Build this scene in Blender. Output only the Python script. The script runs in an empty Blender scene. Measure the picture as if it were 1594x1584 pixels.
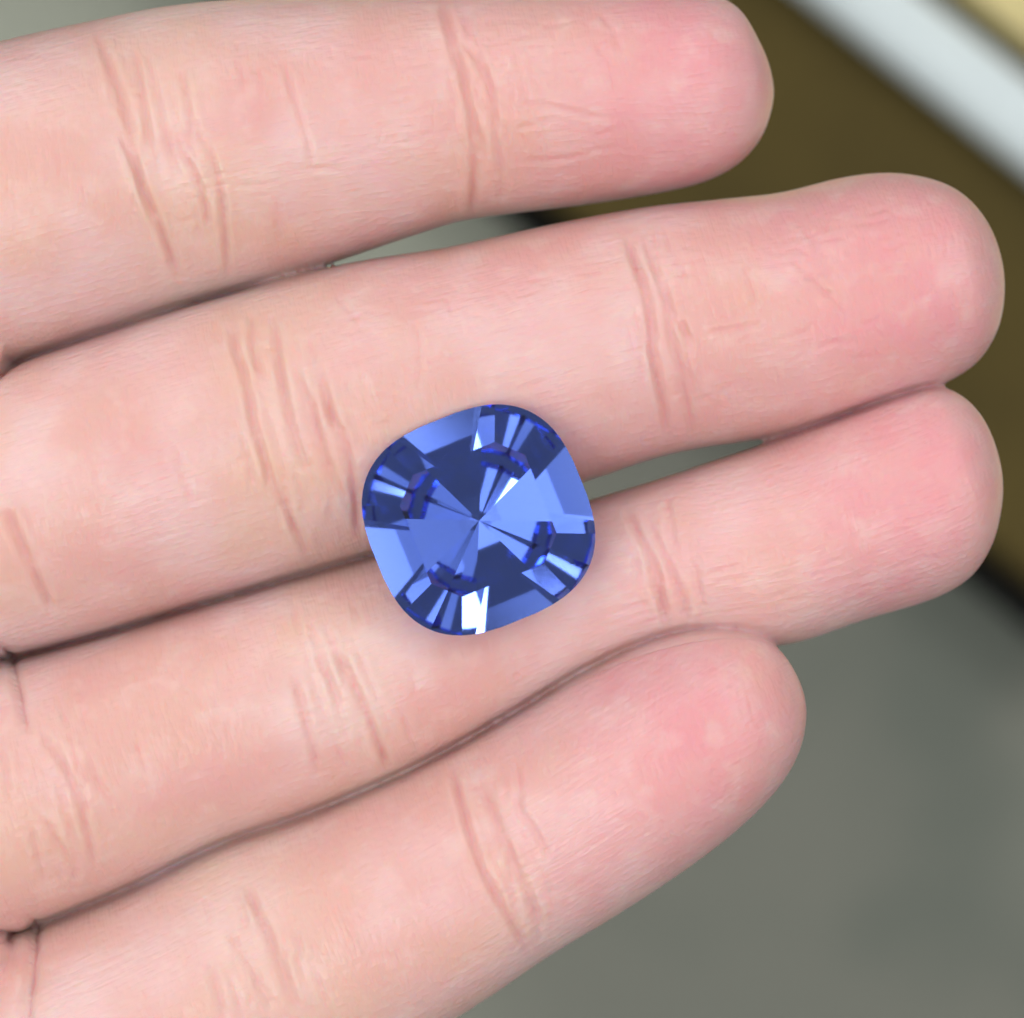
import bpy, bmesh, math, random
import numpy as np
from mathutils import Vector, Matrix

# ------------------------------------------------------------------ scene, camera, light
scene = bpy.context.scene
C = scene.collection
random.seed(4); np.random.seed(4)

S = 0.041            # millimetres per photo pixel in the plane of the fingers
D = 220.0            # camera height above that plane, mm
MM = 0.001
CX, CY = 797.0, 792.0

cam_data = bpy.data.cameras.new('camera')
cam = bpy.data.objects.new('camera', cam_data)
C.objects.link(cam)
cam.location = (0, 0, D * MM)
cam.rotation_euler = (0, 0, 0)
cam_data.sensor_width = 36
cam_data.sensor_fit = 'HORIZONTAL'
cam_data.lens = 36.0 * D / (1594 * S)
cam_data.clip_start = 0.005
cam_data.clip_end = 20
cam_data.dof.use_dof = True
cam_data.dof.focus_distance = (D - 6.0) * MM
cam_data.dof.aperture_fstop = cam_data.lens / 4.9
scene.camera = cam

world = bpy.data.worlds.new('World')
scene.world = world
world.use_nodes = True
bg = world.node_tree.nodes['Background']
bg.inputs[0].default_value = (0.93, 0.97, 1.0, 1)
bg.inputs[1].default_value = 0.18

def area(name, loc, target, size, size_y, power, col):
    l = bpy.data.lights.new(name, 'AREA')
    l.shape = 'RECTANGLE'; l.size = size; l.size_y = size_y
    l.energy = power; l.color = col
    o = bpy.data.objects.new(name, l); C.objects.link(o)
    o.location = loc
    d = Vector(target) - Vector(loc)
    o.rotation_euler = d.to_track_quat('-Z', 'Y').to_euler()
    return o
# added unseen lights: four panels overhead for soft light and facets, five for glints
for x, L in ((-1.35, 1.0), (-0.45, 1.7), (0.45, 0.7), (1.35, 1.5)):
    area('added_panel', (x, 0.70, 1.1), (x, 0.70, 0), 0.62, 2.6, L * math.pi * 0.62 * 2.6, (1.0, 0.99, 0.98))
for x, y, w, h in ((-0.42, -0.30, 0.30, 0.14), (0.0, -0.30, 0.12, 0.12), (-1.0, -0.60, 0.22, 0.22),
                   (0.70, 0.60, 0.20, 0.20), (1.20, 0.10, 0.20, 0.20)):
    area('added_glint_light', (x, y, 1.09), (x, y, 0), w, h, 14 * math.pi * w * h, (1.0, 0.98, 0.96))

vs = scene.view_settings
vs.view_transform = 'Standard'; vs.look = 'None'; vs.gamma = 1.0; vs.exposure = 0.09
vs.use_curve_mapping = False
cy = scene.cycles
cy.max_bounces = 20; cy.transmission_bounces = 20; cy.glossy_bounces = 12; cy.diffuse_bounces = 1
cy.volume_bounces = 0
cy.adaptive_threshold = 0.04
cy.caustics_reflective = False; cy.caustics_refractive = True
cy.blur_glossy = 0.0
cy.sample_clamp_indirect = 6.0

# ------------------------------------------------------------------ helpers
def lin(r, g, b):
    f = lambda c: (c / 255) / 12.92 if c / 255 <= 0.04045 else ((c / 255 + 0.055) / 1.055) ** 2.4
    return (f(r), f(g), f(b), 1)

def P(px, py, z=0.0):
    """photo pixel -> millimetres, for a point at height z (mm)"""
    k = S * (D - z) / D
    return ((px - CX) * k, (CY - py) * k)

def new_mat(name):
    m = bpy.data.materials.new(name); m.use_nodes = True
    nt = m.node_tree
    return m, nt, nt.nodes['Principled BSDF'], nt.nodes['Material Output']

def node(nt, kind, **kw):
    n = nt.nodes.new(kind)
    for k, v in kw.items():
        setattr(n, k, v)
    return n

def math_node(nt, op, a, b=None):
    n = nt.nodes.new('ShaderNodeMath'); n.operation = op
    for i, v in enumerate((a, b)):
        if v is None: continue
        if isinstance(v, (int, float)): n.inputs[i].default_value = v
        else: nt.links.new(v, n.inputs[i])
    return n.outputs[0]

def mix_col(nt, fac, a, b, blend='MIX'):
    n = nt.nodes.new('ShaderNodeMix'); n.data_type = 'RGBA'; n.blend_type = blend
    for sock, v in ((n.inputs[0], fac), (n.inputs[6], a), (n.inputs[7], b)):
        if isinstance(v, (int, float)): sock.default_value = v
        elif isinstance(v, tuple): sock.default_value = v
        else: nt.links.new(v, sock)
    return n.outputs[2]

def noise(nt, vec, scale, detail=2.0, rough=0.5):
    n = nt.nodes.new('ShaderNodeTexNoise')
    n.inputs['Scale'].default_value = scale; n.inputs['Detail'].default_value = detail
    n.inputs['Roughness'].default_value = rough
    if vec is not None: nt.links.new(vec, n.inputs['Vector'])
    return n.outputs['Fac']

def ramp(nt, fac, p0, p1):
    n = nt.nodes.new('ShaderNodeMapRange'); n.interpolation_type = 'SMOOTHSTEP'
    n.inputs[1].default_value = p0; n.inputs[2].default_value = p1
    nt.links.new(fac, n.inputs[0])
    return n.outputs[0]

def obj(name, bm, mat, parent=None, smooth=False):
    me = bpy.data.meshes.new(name)
    bm.to_mesh(me); bm.free()
    me.materials.append(mat)
    if smooth:
        me.polygons.foreach_set('use_smooth', [True] * len(me.polygons))
    o = bpy.data.objects.new(name, me); C.objects.link(o)
    if parent: o.parent = parent
    return o

# ------------------------------------------------------------------ setting: table far below the hand
TABLE_Z = -250.0
TABLE_NOISE = (3.7, 1.9, 0.0)
def table_material():
    m, nt, b, out = new_mat('grey_tabletop')
    tc = node(nt, 'ShaderNodeTexCoord')
    mp = node(nt, 'ShaderNodeMapping'); mp.inputs['Location'].default_value = TABLE_NOISE
    nt.links.new(tc.outputs['Object'], mp.inputs['Vector'])
    n1 = noise(nt, mp.outputs[0], 9, 1, 0.4)
    n2 = noise(nt, tc.outputs['Object'], 22, 2, 0.5)
    c = mix_col(nt, ramp(nt, n1, 0.42, 0.66), lin(117, 119, 108), lin(166, 170, 154))
    c = mix_col(nt, math_node(nt, 'MULTIPLY', ramp(nt, n2, 0.46, 0.66), 0.8), c, lin(98, 105, 95))
    nt.links.new(c, b.inputs['Base Color'])
    b.inputs['Roughness'].default_value = 0.6
    return m
bm = bmesh.new()
bmesh.ops.create_grid(bm, x_segments=8, y_segments=8, size=1.5)
table = obj('tabletop', bm, table_material())
table.location = (0, 0, TABLE_Z * MM)
table['kind'] = 'structure'

# olive box with a pale rim and a cream panel, lying on the table at the upper right
BOX_TOP = TABLE_Z + 22.0
ang = math.atan2(0.62, 0.785)
kb = S * (D - BOX_TOP) / D * MM          # metres per photo pixel at the box top
bx, by = P(1560, 862, BOX_TOP)
def bevel_box(x0, x1, y0, y1, z0, z1, r, seg=3):
    bm = bmesh.new()
    bmesh.ops.create_cube(bm, size=1)
    for v in bm.verts:
        v.co = ((x0 + x1) / 2 + v.co.x * (x1 - x0), (y0 + y1) / 2 + v.co.y * (y1 - y0), (z0 + z1) / 2 + v.co.z * (z1 - z0))
    if r > 0:
        bmesh.ops.bevel(bm, geom=list(bm.edges), offset=r, segments=seg, affect='EDGES', profile=0.5)
    return bm
def plain(name, col, rough, nscale=60, amt=0.12):
    m, nt, b, out = new_mat(name)
    tc = node(nt, 'ShaderNodeTexCoord')
    n1 = noise(nt, tc.outputs['Object'], nscale, 3, 0.55)
    dark = tuple(c * (1 - amt) for c in col[:3]) + (1,)
    light = tuple(min(1, c * (1 + amt)) for c in col[:3]) + (1,)
    nt.links.new(mix_col(nt, ramp(nt, n1, 0.3, 0.7), dark, light), b.inputs['Base Color'])
    b.inputs['Roughness'].default_value = rough
    b.inputs['Specular IOR Level'].default_value = 0.25
    return m
M_olive = plain('olive_board', lin(87, 74, 34), 0.75, 25, 0.15)
M_rim = plain('pale_rim', lin(240, 252, 254), 0.4, 40, 0.03)
M_cream = plain('cream_panel', lin(238, 222, 160), 0.6, 40, 0.05)
M_foot_shadow = plain('foot_shadow_black', lin(16, 15, 14), 0.8, 40, 0.1)
box = bpy.data.objects.new('storage_box', None); C.objects.link(box)
box.location = (bx * MM, by * MM, TABLE_Z * MM)
box.rotation_euler = (0, 0, -ang)
box['label'] = 'dark olive box with pale rim and cream panel, out of focus behind the fingertips'
box['category'] = 'box'
hB = (BOX_TOP - TABLE_Z) * MM
L0, L1 = -0.22, 0.16
obj('base', bevel_box(L0, L1, 0.0, 0.115, 0.006, hB, 0.0015), M_olive, box)
obj('shadow_strip', bevel_box(L0 - .003, L1 + .003, -0.0045, 0.117, 0.0, 0.0058, 0.001), M_foot_shadow, box)  # black strip jutting out at the foot stands in for the box's shadow
obj('rim', bevel_box(L0 + .001, L1 - .001, 481 * kb, 600 * kb, hB + 0.0002, hB + 0.006, 0.0028, 4), M_rim, box, True)
obj('panel', bevel_box(L0 + .001, L1 - .001, 640 * kb, 0.112, hB + 0.0002, hB + 0.003, 0.001), M_cream, box)

# ------------------------------------------------------------------ the gemstone (cut facet by facet)
def cut_gem(a, b, p, tilt_seed=0):
    bm = bmesh.new(); planes = []
    bmesh.ops.create_cube(bm, size=40)
    def cut(n, d):
        n = Vector(n).normalized(); planes.append((n.x, n.y, n.z, d))
        geom = list(bm.verts) + list(bm.edges) + list(bm.faces)
        r = bmesh.ops.bisect_plane(bm, geom=geom, plane_co=n * d, plane_no=n, clear_outer=True, dist=1e-5)
        e = [g for g in r['geom_cut'] if isinstance(g, bmesh.types.BMEdge)]
        if e: bmesh.ops.contextual_create(bm, geom=e)
    def R(phi):   # support distance of the cushion outline in direction phi
        q = p / (p - 1)
        return (abs(a * math.cos(phi)) ** q + abs(b * math.sin(phi)) ** q) ** (1 / q)
    NG = 64
    for i in range(NG):
        f = 2 * math.pi * i / NG
        cut((math.cos(f), math.sin(f), 0), R(f))
    G = 0.18                      # half girdle
    def pav(phi, angle, depth_scale=1.0, drop=0.0):
        # plane through the girdle's lower edge at direction phi, steepness angle
        an = math.radians(angle)
        n = Vector((math.cos(phi) * math.sin(an), math.sin(phi) * math.sin(an), -math.cos(an)))
        d = R(phi) * math.sin(an) + G * math.cos(an) - drop
        cut(n, d)
    def cul(phi, depth):
        # plane through the culet at the given depth and the girdle at direction phi
        an = math.atan2(depth - G, R(phi))
        n = Vector((math.cos(phi) * math.sin(an), math.sin(phi) * math.sin(an), -math.cos(an)))
        cut(n, depth * math.cos(an))
    g = GEM_CUT
    depth, TH = g['depth'], g['table']
    # pavilion: facets that all meet in the culet, then shorter ones along the girdle
    K = g['mains']
    for k in range(K):
        cul((k + g['turn']) * 2 * math.pi / K, depth)
    if g['half_p']:
        for k in range(K):
            phi = (k + g['turn'] + 0.5) * 2 * math.pi / K
            pav(phi, math.degrees(math.atan2(depth - G, R(phi))) + g['half_p'])
    def crown(phi, angle, frac=1.0, z0=G):
        an = math.radians(angle)
        n = Vector((math.cos(phi) * math.sin(an), math.sin(phi) * math.sin(an), math.cos(an)))
        cut(n, frac * R(phi) * math.sin(an) + z0 * math.cos(an))
    for k in range(8):
        crown(k * math.pi / 4, g['corner'] if k % 2 else g['side'])
    if g['half_c']:
        for k in range(g['n_half']):
            crown((k + 0.5) * 2 * math.pi / g['n_half'], g['half_c'])
    if g['star']:
        for k in range(8):
            crown((k + 0.5) * math.pi / 4, g['star'], 0.60, TH)
    cut((0, 0, 1), TH)
    bmesh.ops.remove_doubles(bm, verts=bm.verts, dist=1e-4)
    bmesh.ops.recalc_face_normals(bm, faces=bm.faces)
    return bm, np.array(planes)

GEM_CUT = dict(depth=5.9, mains=12, turn=0.0, half_p=0, side=30, corner=30, half_c=0, n_half=16, star=0, table=1.7)
GEM_A, GEM_B, GEM_P, GEM_PX = 171, 168, 2.76, (745, 809)
GEM_ROT = Matrix.Rotation(math.radians(22), 3, 'Z')
GEM_ROT = Matrix.Rotation(math.radians(1.5), 3, "X") @ Matrix.Rotation(math.radians(1.0), 3, 'Y') @ GEM_ROT @ Matrix.Rotation(math.radians(-3.0), 3, 'X')

# ------------------------------------------------------------------ the hand
def pchip(x, y, xq):
    x = np.asarray(x, float); y = np.asarray(y, float)
    h = np.diff(x); d = np.diff(y) / h
    m = np.zeros_like(y)
    w1 = 2 * h[1:] + h[:-1]; w2 = h[1:] + 2 * h[:-1]
    ok = d[:-1] * d[1:] > 0
    with np.errstate(divide='ignore', invalid='ignore'):
        hm = (w1 + w2) / (w1 / d[:-1] + w2 / d[1:])
    m[1:-1] = np.where(ok, hm, 0.0)
    m[0] = d[0]; m[-1] = d[-1]
    # softer slopes: blend with the plain average so that outlines stay round
    avg = np.zeros_like(y); avg[1:-1] = (d[:-1] * h[1:] + d[1:] * h[:-1]) / (h[1:] + h[:-1])
    avg[0] = d[0]; avg[-1] = d[-1]
    m = 0.35 * m + 0.65 * avg
    i = np.clip(np.searchsorted(x, xq) - 1, 0, len(h) - 1)
    t = np.clip((xq - x[i]) / h[i], 0, 1)
    return ((1 + 2 * t) * (1 - t) ** 2 * y[i] + t * (1 - t) ** 2 * h[i] * m[i]
            + t * t * (3 - 2 * t) * y[i + 1] + t * t * (t - 1) * h[i] * m[i + 1])

def shift(pts, x0, x1, dy, fade=60):
    """move boundary points between photo columns x0..x1 by dy pixels"""
    out = []
    for (x, y) in pts:
        k = min(1, max(0, (x - x0) / fade + 1)) * min(1, max(0, (x1 - x) / fade + 1))
        out.append((x, y + dy * k))
    return out

ZE = -2.6            # height of the fingers' widest line, mm
class Finger:
    def __init__(self, axis, upper, lower, tip, zc, ratio, bulge):
        a = np.array(P(*axis[0], ZE)); b = np.array(P(*axis[1], ZE))
        self.a = a; self.d = (b - a) / np.linalg.norm(b - a)
        self.n = np.array((-self.d[1], self.d[0]))
        def tl(pts):
            q = np.array([P(*p, ZE) for p in pts]) - a
            return q @ self.d, q @ self.n
        T, lt = tl([tip]); self.T = T[0] + 1e-4; lt = lt[0]
        def prep(pts):
            t, l = tl(pts)
            q = np.sqrt(self.T - np.append(t, T[0])); l = np.append(l, lt)
            o = np.argsort(q)
            return q[o], l[o]
        self.U = prep(upper); self.L = prep(lower)
        self.zc = zc; self.ratio = ratio; self.bulge = bulge
        self.t0 = max(tl(upper)[0].min(), tl(lower)[0].min())
    def at(self, t):
        q = np.sqrt(np.maximum(self.T - t, 0))
        u = pchip(self.U[0], self.U[1], q); l = pchip(self.L[0], self.L[1], q)
        return (u + l) / 2, np.maximum((u - l) / 2, 1e-3)
    def z(self, t):
        xs = [p[0] for p in self.zc]; 
        return np.interp(t, xs, [p[1] for p in self.zc])
    def top(self, t):
        k = np.ones_like(t)
        for c, s, a in self.bulge:
            k = k + a * np.exp(-((t - c) / s) ** 2)
        return k
    def tube(self, verts, faces, N=72):
        qs = np.linspace(math.sqrt(self.T - self.t0), 0.02, 110)
        ts = self.T - qs ** 2
        c, w = self.at(ts)
        # soften the width along the length a little
        zc = self.z(ts); k = self.top(ts)
        base = len(verts)
        th = np.linspace(0, 2 * math.pi, N, endpoint=False)
        for i in range(len(ts)):
            p = self.a + self.d * ts[i] + self.n * c[i]
            cs, sn = np.cos(th), np.sin(th)
            ex = 0.90
            X = np.sign(cs) * np.abs(cs) ** ex; Z = np.sign(sn) * np.abs(sn) ** ex
            h = w[i] * self.ratio
            zz = zc[i] + ZE + np.where(Z > 0, Z * (h * k[i] - ZE * min(1.0, w[i] / 6.0)), Z * h * 0.72)
            for j in range(N):
                xy = p + self.n * (X[j] * w[i])
                verts.append((xy[0], xy[1], zz[j]))
        M = len(ts)
        for i in range(M - 1):
            for j in range(N):
                j2 = (j + 1) % N
                faces.append((base + i * N + j, base + i * N + j2, base + (i + 1) * N + j2, base + (i + 1) * N + j))
        faces.append(tuple(base + j for j in reversed(range(N))))
        faces.append(tuple(base + (M - 1) * N + j for j in range(N)))

def tpos(axis, px, py):
    a = np.array(P(*axis[0], ZE)); b = np.array(P(*axis[1], ZE)); d = (b - a) / np.linalg.norm(b - a)
    return float((np.array(P(px, py, ZE)) - a) @ d)

AX_I = ((-400, 400), (1205, 118))
AX_M = ((-400, 905), (1563, 420))
AX_R = ((-400, 1345), (1555, 750))
AX_L = ((-400, 1745), (1248, 1085))

GAPS = {0: [('l', -500, 380, 3)], 1: [('u', -500, 380, -3), ('l', -500, 720, 3), ('l', 1210, 1440, 2)],
        2: [('u', -500, 720, -3), ('u', 1210, 1400, -3)], 3: [('u', 860, 1180, -8)]}
def mk(axis, upper, lower, tip, z, ratio, joints, pads):
    n = {AX_I: 0, AX_M: 1, AX_R: 2, AX_L: 3}[axis]
    for which, x0, x1, dy in GAPS[n]:
        if which == 'u': upper = shift(upper, x0, x1, dy)
        else: lower = shift(lower, x0, x1, dy)
    bul = [(tpos(axis, *j[:2]), j[2], j[3]) for j in joints] + [(tpos(axis, *j[:2]), j[2], j[3]) for j in pads]
    zz = [(tpos(axis, *p[:2]), p[2]) for p in z]
    return Finger(axis, upper, lower, tip, zz, ratio, bul)

fingers = [
    mk(AX_I,
       [(-400, 150), (-250, 125), (-100, 95), (0, 70), (75, 52), (150, 36), (240, 17), (320, 7), (480, -1), (640, -8), (760, -12), (900, -16), (1020, -16), (1100, -8), (1148, 14), (1180, 62), (1196, 97)],
       [(-400, 720), (-250, 665), (-100, 610), (0, 574), (150, 524), (300, 472), (450, 430), (550, 398), (650, 364), (720, 343), (780, 334), (880, 322), (1000, 304), (1080, 287), (1138, 262), (1180, 222), (1202, 168)],
       (1204, 128), [(-400, 300, -0.5), (0, 300, 0), (700, 160, 0.0), (1205, 130, -0.6)], 0.82,
       [(255, 250, 3.0, -0.05), (725, 150, 1.8, -0.05)], [(0, 300, 9, 0.02), (970, 140, 7, 0.06)]),
    mk(AX_M,
       [(-400, 712), (-250, 658), (-100, 608), (0, 574), (150, 524), (300, 476), (450, 432), (540, 411), (700, 385), (850, 352), (1000, 324), (1120, 311), (1220, 299), (1300, 279), (1365, 270), (1430, 275), (1488, 297), (1528, 336)],
       [(-400, 1155), (-200, 1090), (0, 1026), (150, 987), (300, 943), (450, 899), (560, 868), (700, 822), (800, 790), (920, 747), (1040, 708), (1180, 683), (1300, 662), (1400, 628), (1470, 596), (1515, 569), (1548, 522), (1562, 452)],
       (1557, 400), [(-400, 900, -0.5), (0, 800, 0), (1000, 520, 0.0), (1563, 440, -0.5)], 0.80,
       [(460, 700, 3.2, -0.05), (1025, 520, 2.2, -0.06)], [(150, 780, 8, 0.03), (720, 600, 6, 0.02), (1320, 440, 7, 0.05)]),
    mk(AX_R,
       [(-400, 1160), (-200, 1096), (0, 1032), (60, 1018), (150, 992), (300, 946), (450, 901), (560, 869), (700, 836), (820, 806), (930, 774), (1010, 750), (1100, 720), (1200, 688), (1270, 655), (1340, 625), (1410, 604), (1470, 605), (1515, 637)],
       [(-400, 1580), (-200, 1522), (0, 1462), (50, 1444), (200, 1384), (350, 1312), (480, 1268), (600, 1220), (700, 1172), (800, 1116), (900, 1064), (1000, 1024), (1100, 1007), (1170, 1006), (1220, 1003), (1350, 962), (1440, 935), (1500, 903), (1535, 856), (1551, 805), (1556, 755)],
       (1547, 700), [(-400, 1345, -0.5), (0, 1230, 0), (1000, 900, 0.0), (1250, 850, 0.2), (1556, 755, 0.5)], 0.80,
       [(545, 1080, 3.2, -0.05), (1030, 890, 2.2, -0.06)], [(240, 1180, 8, 0.03), (780, 980, 6, 0.0), (1320, 790, 7, 0.05)]),
    mk(AX_L,
       [(-400, 1600), (-200, 1530), (0, 1458), (50, 1438), (200, 1376), (350, 1303), (480, 1258), (600, 1209), (700, 1159), (800, 1104), (900, 1050), (980, 1010), (1050, 986), (1115, 978), (1170, 988), (1207, 1012)],
       [(-400, 2090), (-200, 2010), (0, 1935), (200, 1850), (400, 1755), (600, 1645), (700, 1586), (770, 1540), (850, 1484), (950, 1422), (1050, 1355), (1130, 1294), (1190, 1236), (1228, 1182), (1247, 1115)],
       (1239, 1060), [(-400, 1745, -0.5), (0, 1640, 0), (500, 1450, 0.3), (800, 1300, 1.4), (1248, 1100, 3.4)], 0.80,
       [(420, 1470, 3.0, -0.05), (790, 1330, 2.0, -0.06)], [(150, 1600, 7, 0.02), (1060, 1140, 6, 0.05)]),
]

def loft(verts, faces, rings):
    base = len(verts); N = len(rings[0])
    for r in rings: verts.extend(r)
    for i in range(len(rings) - 1):
        for j in range(N):
            j2 = (j + 1) % N
            faces.append((base + i * N + j, base + i * N + j2, base + (i + 1) * N + j2, base + (i + 1) * N + j))
    faces.append(tuple(base + j for j in reversed(range(N))))
    faces.append(tuple(base + (len(rings) - 1) * N + j for j in range(N)))

def tube_path(verts, faces, path, N=48, sub=10):
    """path: (x, y, z, rx lateral, rz) in mm -> smooth tube"""
    p = np.array(path, float); s = np.arange(len(p))
    q = np.linspace(0, len(p) - 1, (len(p) - 1) * sub + 1)
    p = np.stack([pchip(s, p[:, k], q) for k in range(5)], 1)
    tang = np.gradient(p[:, :2], axis=0); tang /= np.linalg.norm(tang, axis=1)[:, None]
    th = np.linspace(0, 2 * math.pi, N, endpoint=False)
    rings = []
    for i in range(len(p)):
        n = np.array((-tang[i, 1], tang[i, 0]))
        rings.append([(p[i, 0] + n[0] * p[i, 3] * math.cos(a), p[i, 1] + n[1] * p[i, 3] * math.cos(a), p[i, 2] + p[i, 4] * math.sin(a)) for a in th])
    loft(verts, faces, rings)

def blob(verts, faces, px, py, z, rx, ry, rz, rot=0.0, N=40, M=24):
    x, y = P(px, py); rings = []
    for i in range(1, M):
        a = math.pi * i / M
        rings.append([])
        for j in range(N):
            b = 2 * math.pi * j / N
            u = rx * math.sin(a) * math.cos(b); v = ry * math.sin(a) * math.sin(b)
            rings[-1].append((x + u * math.cos(rot) - v * math.sin(rot), y + u * math.sin(rot) + v * math.cos(rot), z - rz * math.cos(a)))
    loft(verts, faces, rings)

def build_hand_mesh(voxel):
    verts, faces = [], []
    for f in fingers: f.tube(verts, faces)
    # palm: lofted slab from the webs back to the wrist, thumb and wrist outside the frame
    def Q(px, py): return P(px, py)
    rings = []
    N = 64
    th = np.linspace(0, 2 * math.pi, N, endpoint=False)
    secs = [  # centre pixel, half length across (mm), centre z, half height
        ((-110, 1010), 36.0, -2.5, 6.0), ((-170, 1016), 38.0, -2.5, 8.6), ((-320, 1030), 39.5, -3.0, 10.5), ((-700, 1070), 40.5, -4, 12.0),
        ((-1200, 1120), 39.0, -4, 13.0), ((-1700, 1180), 33.0, -4, 13.0), ((-2100, 1230), 28.0, -3, 12.5), ((-2600, 1290), 26.0, -3, 12.0)]
    ax = np.array((math.cos(math.radians(78)), math.sin(math.radians(78))))  # across the palm
    ax = np.array((-math.sin(math.radians(20)) * -1, math.cos(math.radians(20))))
    ax = np.array((0.26, 0.965))
    for (c, w, z, h) in secs:
        x, y = Q(*c)
        cs, sn = np.cos(th), np.sin(th)
        X = np.sign(cs) * np.abs(cs) ** 0.7; Z = np.sign(sn) * np.abs(sn) ** 0.75
        rings.append([(x + ax[0] * X[j] * w, y + ax[1] * X[j] * w, z + Z[j] * h) for j in range(N)])
    loft(verts, faces, rings)
    # fleshy pads between the finger roots
    blob(verts, faces, -128, 1085, 1.8, 6.1, 4.6, 4.9, -0.3)
    blob(verts, faces, -95, 1565, 1.6, 6.0, 7.0, 4.9, 0.15)
    blob(verts, faces, -190, 640, 1.4, 6.2, 5.0, 4.8, -0.3)
    # thumb side
    blob(verts, faces, -1300, 560, 1.0, 26, 15, 12, 0.35)
    x0, y0 = Q(-1500, 650); x1, y1 = Q(-900, 100); x2, y2 = Q(-420, -420); x3, y3 = Q(-120, -760)
    tube_path(verts, faces, [(x0, y0, -2, 11, 11), (x1, y1, 0, 11, 10.5), (x2, y2, 2, 9.6, 8.6), ((x2 + x3) / 2, (y2 + y3) / 2, 2, 10, 8.2), (x3, y3, 2, 7.5, 5.8), (x3 + 2.6, y3 + 3, 2, 2, 1.6)])
    me = bpy.data.meshes.new('tmp'); me.from_pydata(verts, [], faces); me.update()
    o = bpy.data.objects.new('tmp', me); C.objects.link(o)
    md = o.modifiers.new('r', 'REMESH'); md.mode = 'VOXEL'; md.voxel_size = voxel; md.adaptivity = 0.0
    dg = bpy.context.evaluated_depsgraph_get()
    out = bpy.data.meshes.new_from_object(o.evaluated_get(dg))
    bpy.data.objects.remove(o); bpy.data.meshes.remove(me)
    return out

VOX = 0.16
hand_me = build_hand_mesh(VOX)
hand_me.name = 'hand'
nv = len(hand_me.vertices)
co = np.empty(nv * 3); hand_me.vertices.foreach_get('co', co); co = co.reshape(-1, 3)
ne = len(hand_me.edges); ed = np.empty(ne * 2, np.int64); hand_me.edges.foreach_get('vertices', ed); ed = ed.reshape(-1, 2)
deg = np.bincount(ed.ravel(), minlength=nv).astype(float)
def lap(v):
    s = np.bincount(ed[:, 0], v[ed[:, 1]], nv) + np.bincount(ed[:, 1], v[ed[:, 0]], nv)
    return s / deg
print('HAND verts', nv)
for it in range(6):
    lam = 0.55 if it % 3 < 2 else -0.35
    for k in range(3):
        co[:, k] += lam * (lap(co[:, k]) - co[:, k])
# extra softening over the palm roots only, so the pads melt into each other
pxv = CX + co[:, 0] / S; 
wt = np.clip((40 - pxv) / 80, 0, 1)
for it in range(30):
    for k in range(3):
        co[:, k] += 0.5 * wt * (lap(co[:, k]) - co[:, k])

# apparent photo position of each vertex, as measured creases are given there
persp = D / (D - co[:, 2])
vx = CX + co[:, 0] / S * persp
vy = CY - co[:, 1] / S * persp
hand_me.vertices.foreach_set('co', co.ravel()); hand_me.update()
nrm = np.empty(nv * 3, np.float32); hand_me.vertex_normals.foreach_get('vector', nrm); nrm = nrm.reshape(-1, 3).astype(float)
up = np.clip((nrm[:, 2] + 0.05) / 0.35, 0, 1)

def smooth_line(pts, it=3):
    p = np.array(pts, float)
    for _ in range(it):
        q = [p[0]]
        for i in range(len(p) - 1):
            q.append(0.75 * p[i] + 0.25 * p[i + 1]); q.append(0.25 * p[i] + 0.75 * p[i + 1])
        q.append(p[-1]); p = np.array(q)
    return p

disp = np.zeros(nv); crease_mask = np.zeros(nv)
def crease(pts, sig, depth, lip=0.35, taper=0.18, fold=0.0, mask=0.0):
    p = smooth_line(pts)
    lo = p.min(0) - 6 * sig - 10; hi = p.max(0) + 6 * sig + 10
    idx = np.nonzero((vx > lo[0]) & (vx < hi[0]) & (vy > lo[1]) & (vy < hi[1]) & (up > 0))[0]
    if len(idx) == 0: return
    v = np.stack([vx[idx], vy[idx]], 1)
    seg = np.diff(p, axis=0); ln = np.linalg.norm(seg, axis=1); cum = np.concatenate([[0], np.cumsum(ln)])
    best = np.full(len(idx), 1e9); par = np.zeros(len(idx)); sd = np.zeros(len(idx))
    for i in range(len(seg)):
        r = v - p[i]
        t = np.clip((r @ seg[i]) / (ln[i] ** 2 + 1e-9), 0, 1)
        dv = r - t[:, None] * seg[i]
        d = np.hypot(dv[:, 0], dv[:, 1])
        m = d < best
        best[m] = d[m]; par[m] = (cum[i] + t[m] * ln[i]) / cum[-1]
        sd[m] = np.sign(seg[i][0] * r[m, 1] - seg[i][1] * r[m, 0])
    end = np.clip(np.minimum(par, 1 - par) / max(taper, 1e-3), 0, 1); end = end * end * (3 - 2 * end)
    wob = 0.75 + 0.25 * np.sin(par * 17 + p[0, 0]) * np.sin(par * 7.3 + p[0, 1])
    k = end * wob * up[idx]
    prof = -np.exp(-(best / sig) ** 2) + lip * np.exp(-((best - 2.4 * sig) / (1.5 * sig)) ** 2)
    if fold: prof = prof + fold * np.where(sd > 0, np.exp(-(best / (4 * sig)) ** 2), 0)
    disp[idx] += depth * k * prof
    if mask: crease_mask[idx] = np.maximum(crease_mask[idx], mask * end * np.exp(-(best / (2.2 * sig)) ** 2))

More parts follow.
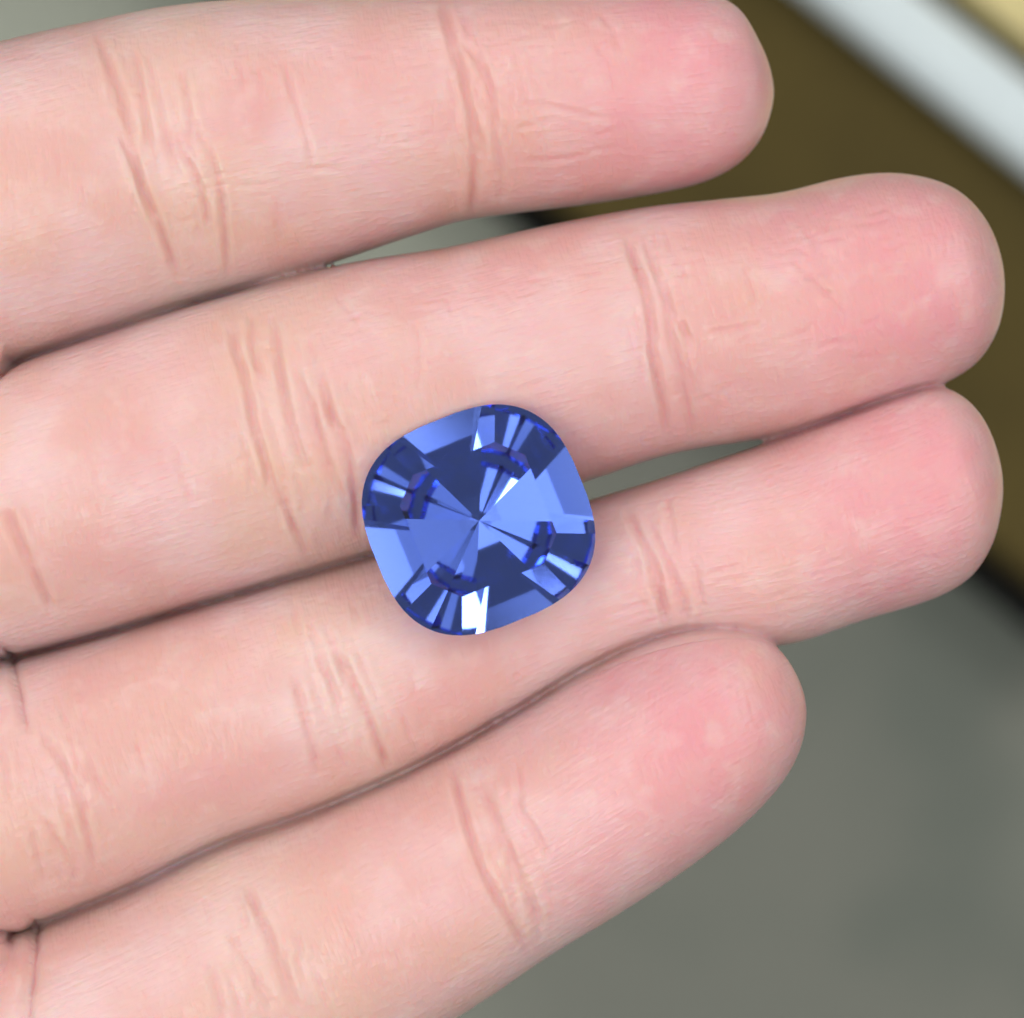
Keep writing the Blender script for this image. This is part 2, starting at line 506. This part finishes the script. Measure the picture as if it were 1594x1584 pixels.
CR = [
    # index, middle joint
    ([(148, 30), (153, 60), (176, 115), (196, 176), (216, 276), (246, 341), (276, 427), (290, 465)], 7, 0.20),
    ([(205, 70), (211, 90), (226, 166), (231, 241)], 6, 0.14),
    ([(186, 205), (205, 250), (222, 300), (248, 350)], 6, 0.14),
    ([(240, 120), (255, 200), (275, 260)], 6, 0.10),
    ([(281, 105), (292, 160), (299, 225)], 6, 0.12),
    ([(285, 236), (300, 262), (316, 300), (324, 360)], 6, 0.16),
    ([(320, 205), (334, 260), (346, 305), (350, 360), (355, 440)], 6, 0.17),
    ([(368, 60), (376, 110), (380, 150)], 6, 0.06),
    ([(440, 85), (450, 130), (467, 181), (480, 225), (488, 275)], 6, 0.11),
    ([(402, 105), (412, 150)], 6, 0.06), ([(430, 300), (437, 380)], 7, 0.05),
    # index, end joint
    ([(684, -20), (690, 15), (706, 60), (721, 124), (737, 185), (750, 226), (756, 262)], 7, 0.22),
    ([(709, 58), (735, 80), (757, 112), (768, 160), (772, 210)], 7, 0.14),
    ([(728, 175), (737, 220), (739, 270), (734, 345)], 7, 0.17),
    ([(765, 160), (780, 240), (778, 330)], 7, 0.08),
    ([(795, 165), (835, 158), (900, 175), (960, 188)], 5, 0.06), ([(800, 200), (860, 190)], 5, 0.05),
    ([(810, 250), (880, 248), (930, 235)], 5, 0.07), ([(930, 15), (955, 45), (970, 90)], 6, 0.06), ([(925, 60), (950, 110), (958, 150)], 6, 0.06),
    ([(800, 80), (812, 130)], 5, 0.05), ([(820, 90), (832, 135)], 5, 0.05),
    # middle, joint under the gem's left
    ([(360, 470), (364, 548), (382, 580), (391, 640), (407, 700), (430, 763), (454, 810), (477, 857), (490, 885)], 7, 0.18),
    ([(392, 480), (391, 545), (412, 600)], 6, 0.11),
    ([(425, 480), (434, 571), (446, 638), (462, 693), (480, 740)], 7, 0.17),
    ([(455, 560), (468, 595), (485, 634), (497, 685), (513, 724), (520, 770)], 6, 0.14),
    ([(490, 555), (502, 600), (517, 646), (536, 685), (548, 732), (556, 794), (560, 850)], 7, 0.18),
    ([(520, 455), (540, 480), (560, 500)], 5, 0.06), ([(648, 500), (655, 560), (650, 610)], 6, 0.06),
    ([(5, 780), (14, 805), (35, 853), (67, 920), (86, 962)], 8, 0.20),
    ([(275, 690), (285, 740), (300, 790)], 7, 0.05),
    # middle, end joint
    ([(966, 345), (975, 372), (990, 411), (1006, 454), (1014, 515), (1023, 581), (1035, 640), (1042, 700)], 7, 0.20),
    ([(1000, 365), (1008, 390), (1023, 430), (1042, 477), (1061, 515), (1082, 536)], 6, 0.13),
    ([(1030, 450), (1045, 520), (1062, 570), (1075, 652), (1080, 690)], 7, 0.13),
    ([(985, 470), (997, 530), (1003, 600)], 5, 0.07),
    ([(1158, 405), (1165, 440), (1180, 477)], 6, 0.09), ([(1225, 395), (1250, 420), (1290, 460), (1317, 487)], 6, 0.10),
    ([(1090, 520), (1140, 510), (1200, 505)], 5, 0.06), ([(1250, 350), (1275, 385)], 6, 0.05), ([(1340, 395), (1355, 430), (1360, 470)], 5, 0.05),
    # ring, end joint
    ([(965, 785), (980, 806), (1004, 846), (1023, 894), (1033, 940), (1036, 985)], 7, 0.17),
    ([(1008, 812), (1022, 838), (1042, 880), (1056, 915), (1066, 960)], 6, 0.12),
    ([(1090, 900), (1130, 885), (1160, 878)], 5, 0.05),
    # ring, middle joint
    ([(452, 1040), (460, 1062), (474, 1111), (490, 1175), (500, 1210)], 7, 0.15),
    ([(488, 1015), (500, 1036), (514, 1058), (530, 1099)], 6, 0.11),
    ([(515, 1000), (524, 1015), (554, 1070), (578, 1127), (602, 1190), (608, 1210)], 7, 0.20),
    ([(556, 1010), (570, 1050), (590, 1100)], 6, 0.07), ([(640, 1030), (648, 1090)], 6, 0.05), ([(795, 1010), (805, 1060)], 6, 0.04),
    # ring, root
    ([(60, 1130), (80, 1159), (105, 1200), (122, 1235), (140, 1311), (150, 1360)], 7, 0.12),
    ([(125, 1180), (140, 1200), (181, 1255)], 6, 0.08), ([(66, 1270), (85, 1303), (112, 1345)], 7, 0.11), ([(92, 1250), (110, 1290), (130, 1330)], 6, 0.07),
    ([(210, 1150), (222, 1180), (230, 1205)], 6, 0.05),
    # pinky, middle joint
    ([(375, 1365), (388, 1392), (418, 1452), (442, 1520), (472, 1585)], 8, 0.17),
    ([(352, 1440), (364, 1468), (405, 1528), (425, 1580)], 7, 0.11), ([(322, 1490), (332, 1516), (352, 1590)], 7, 0.10),
    # pinky, end joint
    ([(698, 1175), (706, 1205), (727, 1288), (754, 1361), (795, 1433), (832, 1497)], 7, 0.20),
    ([(740, 1205), (752, 1234), (786, 1306), (813, 1374), (848, 1462)], 7, 0.15),
    ([(796, 1240), (810, 1260), (838, 1300), (858, 1345)], 6, 0.09),
]
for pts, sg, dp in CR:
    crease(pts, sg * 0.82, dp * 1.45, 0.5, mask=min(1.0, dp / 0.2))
# deep folds where the palm overlaps the finger roots
crease([(-60, 990), (-10, 1004), (16, 1026), (27, 1068), (36, 1119), (44, 1150)], 10, 0.45, 0.0, 0.2, fold=0.9)
crease([(50, 1425), (52, 1460), (51, 1500), (42, 1560), (34, 1640)], 11, 0.55, 0.0, 0.10, fold=0.9)

# fine random skin lines, mostly running along the fingers with short ones across
def fine_lines(fi, x0, x1, l0, l1, n, length, sig, depth, across=False):
    f = fingers[fi]
    for _ in range(n):
        px = random.uniform(x0, x1)
        t = tpos((AX_I, AX_M, AX_R, AX_L)[fi], px, f_axis_y(fi, px))
        c, w = f.at(np.array([t])); u = random.uniform(l0, l1)
        p = f.a + f.d * t + f.n * (c[0] + u * w[0])
        qx, qy = CX + p[0] / S * D / (D - 5.5), CY - p[1] / S * D / (D - 5.5)
        dx, dy = f.d[0], -f.d[1]
        if across: dx, dy = -dy * -1, dx * -1; dx, dy = (0.25, 0.97)
        L = length * random.uniform(0.5, 1.3); a = random.gauss(0, 0.10)
        dx, dy = dx * math.cos(a) - dy * math.sin(a), dx * math.sin(a) + dy * math.cos(a)
        b = random.gauss(0, 4)
        crease([(qx - dx * L / 2, qy - dy * L / 2), (qx - dy * b, qy + dx * b), (qx + dx * L / 2, qy + dy * L / 2)], sig, depth * random.uniform(0.5, 1.2), 0.4, 0.4)
def f_axis_y(fi, px):
    a, b = (AX_I, AX_M, AX_R, AX_L)[fi]
    return a[1] + (b[1] - a[1]) * (px - a[0]) / (b[0] - a[0])
fine_lines(0, 330, 690, -0.5, 0.45, 34, 90, 4.0, 0.06)
fine_lines(0, 780, 960, -0.7, 0.6, 22, 70, 4.0, 0.06)
fine_lines(1, 560, 1000, -0.2, 0.6, 40, 80, 4.0, 0.06)
fine_lines(1, 1060, 1420, -0.6, 0.6, 44, 70, 4.0, 0.06)
fine_lines(1, 250, 440, -0.8, 0.0, 14, 80, 5, 0.04)
fine_lines(2, 920, 1010, -0.6, 0.4, 16, 80, 4.0, 0.06)
fine_lines(2, 1060, 1400, -0.8, 0.2, 26, 80, 4.0, 0.05)
for a in ((0, 380, 680, -.5, .6, 14), (0, 770, 900, -.2, .6, 14), (1, 560, 960, -.1, .7, 14), (1, 1080, 1330, -.4, .6, 16),
          (2, 120, 440, -.5, .5, 16), (3, 120, 380, -.3, .5, 8), (1, 40, 330, -.6, .5, 10)):
    fine_lines(*a, 45, 4.5, 0.055, True)

for fi, jx, n, spread in ((0, 265, 16, 75), (0, 745, 9, 35), (1, 465, 18, 80), (1, 1030, 12, 45), (2, 540, 16, 75), (2, 1030, 9, 40), (2, 110, 14, 70), (3, 410, 12, 70), (3, 785, 9, 45)):
    fine_lines(fi, jx - spread, jx + spread, -0.65, 0.65, int(n * 1.6), 95, 5.0, 0.12, True)
    fine_lines(fi, jx - spread, jx + spread, -0.6, 0.6, n // 2, 45, 3.8, 0.05)
# the clefts where neighbouring fingers touch: deep narrow grooves
cleft = np.zeros(nv)
lapv = np.stack([lap(co[:, k]) for k in range(3)], 1) - co
hollow = np.clip((lapv * nrm).sum(1) / 0.022, 0, 1)          # 1 in the bottom of a sharp valley
def groove(pts, sig, depth, taper=0.08, width=5.0, zmin=-4.5):
    p = smooth_line(pts)
    lo = p.min(0) - 3 * sig; hi = p.max(0) + 3 * sig
    idx = np.nonzero((vx > lo[0]) & (vx < hi[0]) & (vy > lo[1]) & (vy < hi[1]) & (co[:, 2] > zmin) & (nrm[:, 2] > -0.3))[0]
    v = np.stack([vx[idx], vy[idx]], 1)
    seg = np.diff(p, axis=0); ln = np.linalg.norm(seg, axis=1); cum = np.concatenate([[0], np.cumsum(ln)])
    bd = np.full(len(idx), 1e9); par = np.zeros(len(idx)); sg = np.zeros(len(idx))
    for i in range(len(seg)):
        r = v - p[i]; t = np.clip((r @ seg[i]) / (ln[i] ** 2 + 1e-9), 0, 1)
        d = np.hypot(*(r - t[:, None] * seg[i]).T); m = d < bd
        bd[m] = d[m]; par[m] = (cum[i] + t[m] * ln[i]) / cum[-1]
        sg[m] = d[m] * np.sign(seg[i][0] * r[m, 1] - seg[i][1] * r[m, 0])
    # find the true valley line: mean lateral offset of the hollow vertices in short bins, smoothed along the cleft
    nb = max(6, int(cum[-1] / 14)); bi = np.clip((par * nb).astype(int), 0, nb - 1)
    wgt = hollow[idx] ** 2 * (np.abs(sg) < sig) + 1e-6 * np.exp(-(sg / 6) ** 2)
    off = np.bincount(bi, wgt * sg, nb) / np.maximum(np.bincount(bi, wgt, nb), 1e-12)
    for _ in range(6):
        e = np.pad(off, 1, mode='edge'); off = 0.25 * e[:-2] + 0.5 * e[1:-1] + 0.25 * e[2:]
    dist = sg - np.interp(par, (np.arange(nb) + 0.5) / nb, off)
    end = np.clip(np.minimum(par, 1 - par) / taper, 0, 1)
    wob = 0.8 + 0.2 * np.sin(par * 11 + pts[0][0])
    cleft[idx] = np.maximum(cleft[idx], depth * wob * end * np.exp(-(dist / width) ** 2))
groove([(-380, 705), (-250, 660), (-100, 609), (0, 574), (150, 524), (300, 474), (400, 444), (445, 433)], 26, 2.0, 0.12)
groove([(-400, 1158), (-200, 1093), (0, 1029), (150, 989), (300, 945), (450, 900), (560, 868), (650, 843), (720, 823)], 26, 2.0, 0.02)
groove([(1190, 686), (1220, 677), (1260, 660), (1330, 630), (1400, 607), (1445, 600), (1470, 599)], 24, 1.7, 0.15)
groove([(-100, 1494), (0, 1461), (50, 1441), (200, 1380), (350, 1307), (480, 1262), (600, 1213), (700, 1164), (800, 1109), (900, 1056), (980, 1015), (1050, 989), (1110, 980), (1160, 984), (1205, 1004)], 30, 1.3, 0.10, 6.0)
for _ in range(2):
    cleft = 0.4 * cleft + 0.6 * lap(cleft)
co[:, 2] -= cleft
co += nrm * disp[:, None]
# the gem settles on the two fingers: find its height, press the skin in slightly
RM = np.array(GEM_ROT)
GZ = 6.5
near = np.nonzero((np.abs(vx - GEM_PX[0]) < 260) & (np.abs(vy - GEM_PX[1]) < 260) & (co[:, 2] > 0))[0]
while True:
    kg = (D - GZ) / D
    gem_bm, planes = cut_gem(GEM_A * S * kg, GEM_B * S * kg, GEM_P)
    gpos = np.array((*P(*GEM_PX, GZ), GZ))
    loc = (co[near] - gpos) @ RM
    sdist = (loc @ planes[:, :3].T - planes[:, 3]).max(1)
    if -sdist.min() < 0.8 or GZ > 14: break
    gem_bm.free(); GZ += 0.1
for _ in range(4):
    loc = (co[near] - gpos) @ RM
    dd = loc @ planes[:, :3].T - planes[:, 3]
    k = dd.argmax(1); s_ = dd.max(1)
    mv = np.maximum(0.08 - s_, 0)[:, None] * planes[k, :3]
    co[near] += mv @ RM.T
print('GEM height', GZ)
# ---- per-vertex finger coordinates for the skin material
fid = np.full(nv, -1); best = np.full(nv, 1e9); ft = np.zeros(nv); fu = np.zeros(nv); red = np.zeros(nv); pale = np.zeros(nv)
dip = [(735, 150), (1025, 520), (1030, 890), (785, 1330)]
pip = [(265, 250), (460, 680), (545, 1090), (420, 1470)]
axs = (AX_I, AX_M, AX_R, AX_L)
for i, f in enumerate(fingers):
    r = co[:, :2] - f.a
    t = r @ f.d; l = r @ f.n
    c, w = f.at(np.clip(t, f.t0, f.T - 0.01))
    e = np.abs(l - c) / np.maximum(w, 2.0) + np.maximum(0, t - f.T) 
    m = e < best
    best[m] = e[m]; ft[m] = t[m] + 137.0 * i; fu[m] = (l - c)[m]; fid[m] = i
    td = tpos(axs[i], *dip[i]); tp = tpos(axs[i], *pip[i])
    g = np.clip((t - td + 0.5) / max((f.T - td) * 0.72, 1), 0, 1); g = g * g * (3 - 2 * g)
    g = g * (1 - 0.45 * np.clip((t - f.T + 5.0) / 5.0, 0, 1)) * (1 - 0.35 * np.clip(np.abs(l - c) / np.maximum(w, 1) - 0.35, 0, 1))
    g = np.maximum(g, 0.30 * np.clip((t - tp - 3) / max(td - tp, 1), 0, 1))
    red[m] = g[m]
    pj = np.exp(-((t - tp - 1) / 4.5) ** 2) + 0.5 * np.exp(-((t - td) / 3.0) ** 2)
    pale[m] = pj[m]
co_m = co * MM
hand_me.vertices.foreach_set('co', co_m.ravel())
hand_me.polygons.foreach_set('use_smooth', np.ones(len(hand_me.polygons), bool))
def attr(name, data):
    a = hand_me.attributes.new(name, 'FLOAT', 'POINT'); a.data.foreach_set('value', data.astype(np.float32))
attr('along', ft); attr('side', fu); attr('blush', red); attr('joint', pale); attr('crease', crease_mask)
hand_me.update()

def skin_material():
    m, nt, b, out = new_mat('skin')
    def A(n):
        a = node(nt, 'ShaderNodeAttribute'); a.attribute_name = n; return a.outputs['Fac']
    al, sd, bl, jt, cr = A('along'), A('side'), A('blush'), A('joint'), A('crease')
    geo = node(nt, 'ShaderNodeTexCoord').outputs['Object']
    def vec(kx, ky):
        n = node(nt, 'ShaderNodeCombineXYZ')
        nt.links.new(math_node(nt, 'MULTIPLY', al, kx), n.inputs[0]); nt.links.new(math_node(nt, 'MULTIPLY', sd, ky), n.inputs[1])
        return n.outputs[0]
    def noise3(scale, detail):
        n = nt.nodes.new('ShaderNodeTexNoise'); n.inputs['Scale'].default_value = scale; n.inputs['Detail'].default_value = detail
        nt.links.new(geo, n.inputs['Vector'])
        sp = nt.nodes.new('ShaderNodeSeparateColor'); nt.links.new(n.outputs['Color'], sp.inputs[0])
        return sp.outputs
    mott, patch, warm = noise3(125, 2.0)
    fine, m2, _x = noise3(520, 2.0)
    c = mix_col(nt, ramp(nt, mott, 0.35, 0.68), lin(238, 190, 180), lin(245, 207, 204))
    c = mix_col(nt, math_node(nt, 'MULTIPLY', ramp(nt, jt, 0.1, 1.0), 0.40), c, lin(244, 210, 195))
    c = mix_col(nt, math_node(nt, 'MULTIPLY', ramp(nt, patch, 0.48, 0.72), 0.65), c, lin(238, 182, 178))
    c = mix_col(nt, math_node(nt, 'MULTIPLY', ramp(nt, warm, 0.48, 0.70), 0.50), c, lin(240, 198, 178))
    blm = math_node(nt, 'MULTIPLY', bl, math_node(nt, 'ADD', 0.48, math_node(nt, 'ADD', math_node(nt, 'MULTIPLY', ramp(nt, patch, 0.3, 0.7), 0.25), math_node(nt, 'MULTIPLY', ramp(nt, m2, 0.3, 0.7), 0.27))))
    c = mix_col(nt, blm, c, lin(243, 170, 177))
    c = mix_col(nt, math_node(nt, 'MULTIPLY', ramp(nt, fine, 0.5, 0.75), 0.30), c, lin(250, 220, 213))
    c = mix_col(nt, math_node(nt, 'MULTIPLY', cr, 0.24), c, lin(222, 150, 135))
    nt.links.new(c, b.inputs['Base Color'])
    b.inputs['Subsurface Weight'].default_value = 0.8
    b.inputs['Subsurface Radius'].default_value = (1.0, 0.38, 0.22)
    b.inputs['Subsurface Scale'].default_value = 0.0025
    b.inputs['Roughness'].default_value = 0.33
    b.inputs['IOR'].default_value = 1.4
    b.inputs['Specular IOR Level'].default_value = 0.5
    # fine relief: streaks along and across the fingers, pores
    s1 = noise(nt, vec(0.5, 3.4), 1.0, 1.5, 0.6)
    s2 = noise(nt, vec(2.6, 0.6), 1.0, 1.5, 0.6)
    s3 = noise(nt, geo, 2400, 0.0, 0.5)
    msk = ramp(nt, mott, 0.38, 0.62)
    inv = math_node(nt, 'SUBTRACT', 1.0, msk)
    h = math_node(nt, 'ADD', math_node(nt, 'MULTIPLY', s1, math_node(nt, 'ADD', math_node(nt, 'MULTIPLY', msk, 0.45), 0.12)),
                  math_node(nt, 'MULTIPLY', s2, math_node(nt, 'ADD', math_node(nt, 'MULTIPLY', inv, 0.45), 0.12)))
    h = math_node(nt, 'ADD', h, math_node(nt, 'MULTIPLY', s3, 0.34))
    # faint print ridges on the fingertip pads
    wv = node(nt, 'ShaderNodeTexWave', wave_type='BANDS', bands_direction='X')
    wv.inputs['Scale'].default_value = 0.62; wv.inputs['Distortion'].default_value = 3.0; wv.inputs['Detail'].default_value = 0.0
    wv.inputs['Detail Scale'].default_value = 0.25
    rad = node(nt, 'ShaderNodeCombineXYZ')
    nt.links.new(math_node(nt, 'ADD', al, math_node(nt, 'MULTIPLY', math_node(nt, 'MULTIPLY', sd, sd), -0.09)), rad.inputs[0])
    nt.links.new(sd, rad.inputs[1]); nt.links.new(rad.outputs[0], wv.inputs['Vector'])
    h = math_node(nt, 'ADD', h, math_node(nt, 'MULTIPLY', wv.outputs['Fac'], math_node(nt, 'MULTIPLY', bl, 0.07)))
    bp = node(nt, 'ShaderNodeBump'); bp.inputs['Strength'].default_value = 1.0; bp.inputs['Distance'].default_value = 0.00013
    nt.links.new(h, bp.inputs['Height'])
    nt.links.new(bp.outputs[0], b.inputs['Normal'])
    return m
hand_me.materials.clear(); hand_me.materials.append(skin_material())
hand = bpy.data.objects.new('hand', hand_me); C.objects.link(hand)
hand['label'] = 'open hand palm up with four fingers side by side, holding the blue gemstone'
hand['category'] = 'hand'

# ------------------------------------------------------------------ the gemstone
def gem_material():
    m = bpy.data.materials.new('blue_gem'); m.use_nodes = True
    nt = m.node_tree; nt.nodes.clear()
    out = node(nt, 'ShaderNodeOutputMaterial')
    g = node(nt, 'ShaderNodeBsdfGlass'); g.inputs['IOR'].default_value = 1.765; g.inputs['Roughness'].default_value = 0.042
    g.inputs['Color'].default_value = (1, 1, 1, 1)
    v = node(nt, 'ShaderNodeVolumeAbsorption')
    v.inputs['Color'].default_value = (0.11, 0.36, 0.92, 1)
    v.inputs['Density'].default_value = 146.0
    nt.links.new(g.outputs[0], out.inputs['Surface']); nt.links.new(v.outputs[0], out.inputs['Volume'])
    return m
for v in gem_bm.verts: v.co *= MM
gem = obj('gemstone', gem_bm, gem_material())
gem.matrix_world = Matrix.Translation(Vector(gpos) * MM) @ GEM_ROT.to_4x4()
gem['label'] = 'blue faceted cushion cut gemstone resting between the two middle fingers'
gem['category'] = 'gemstone'
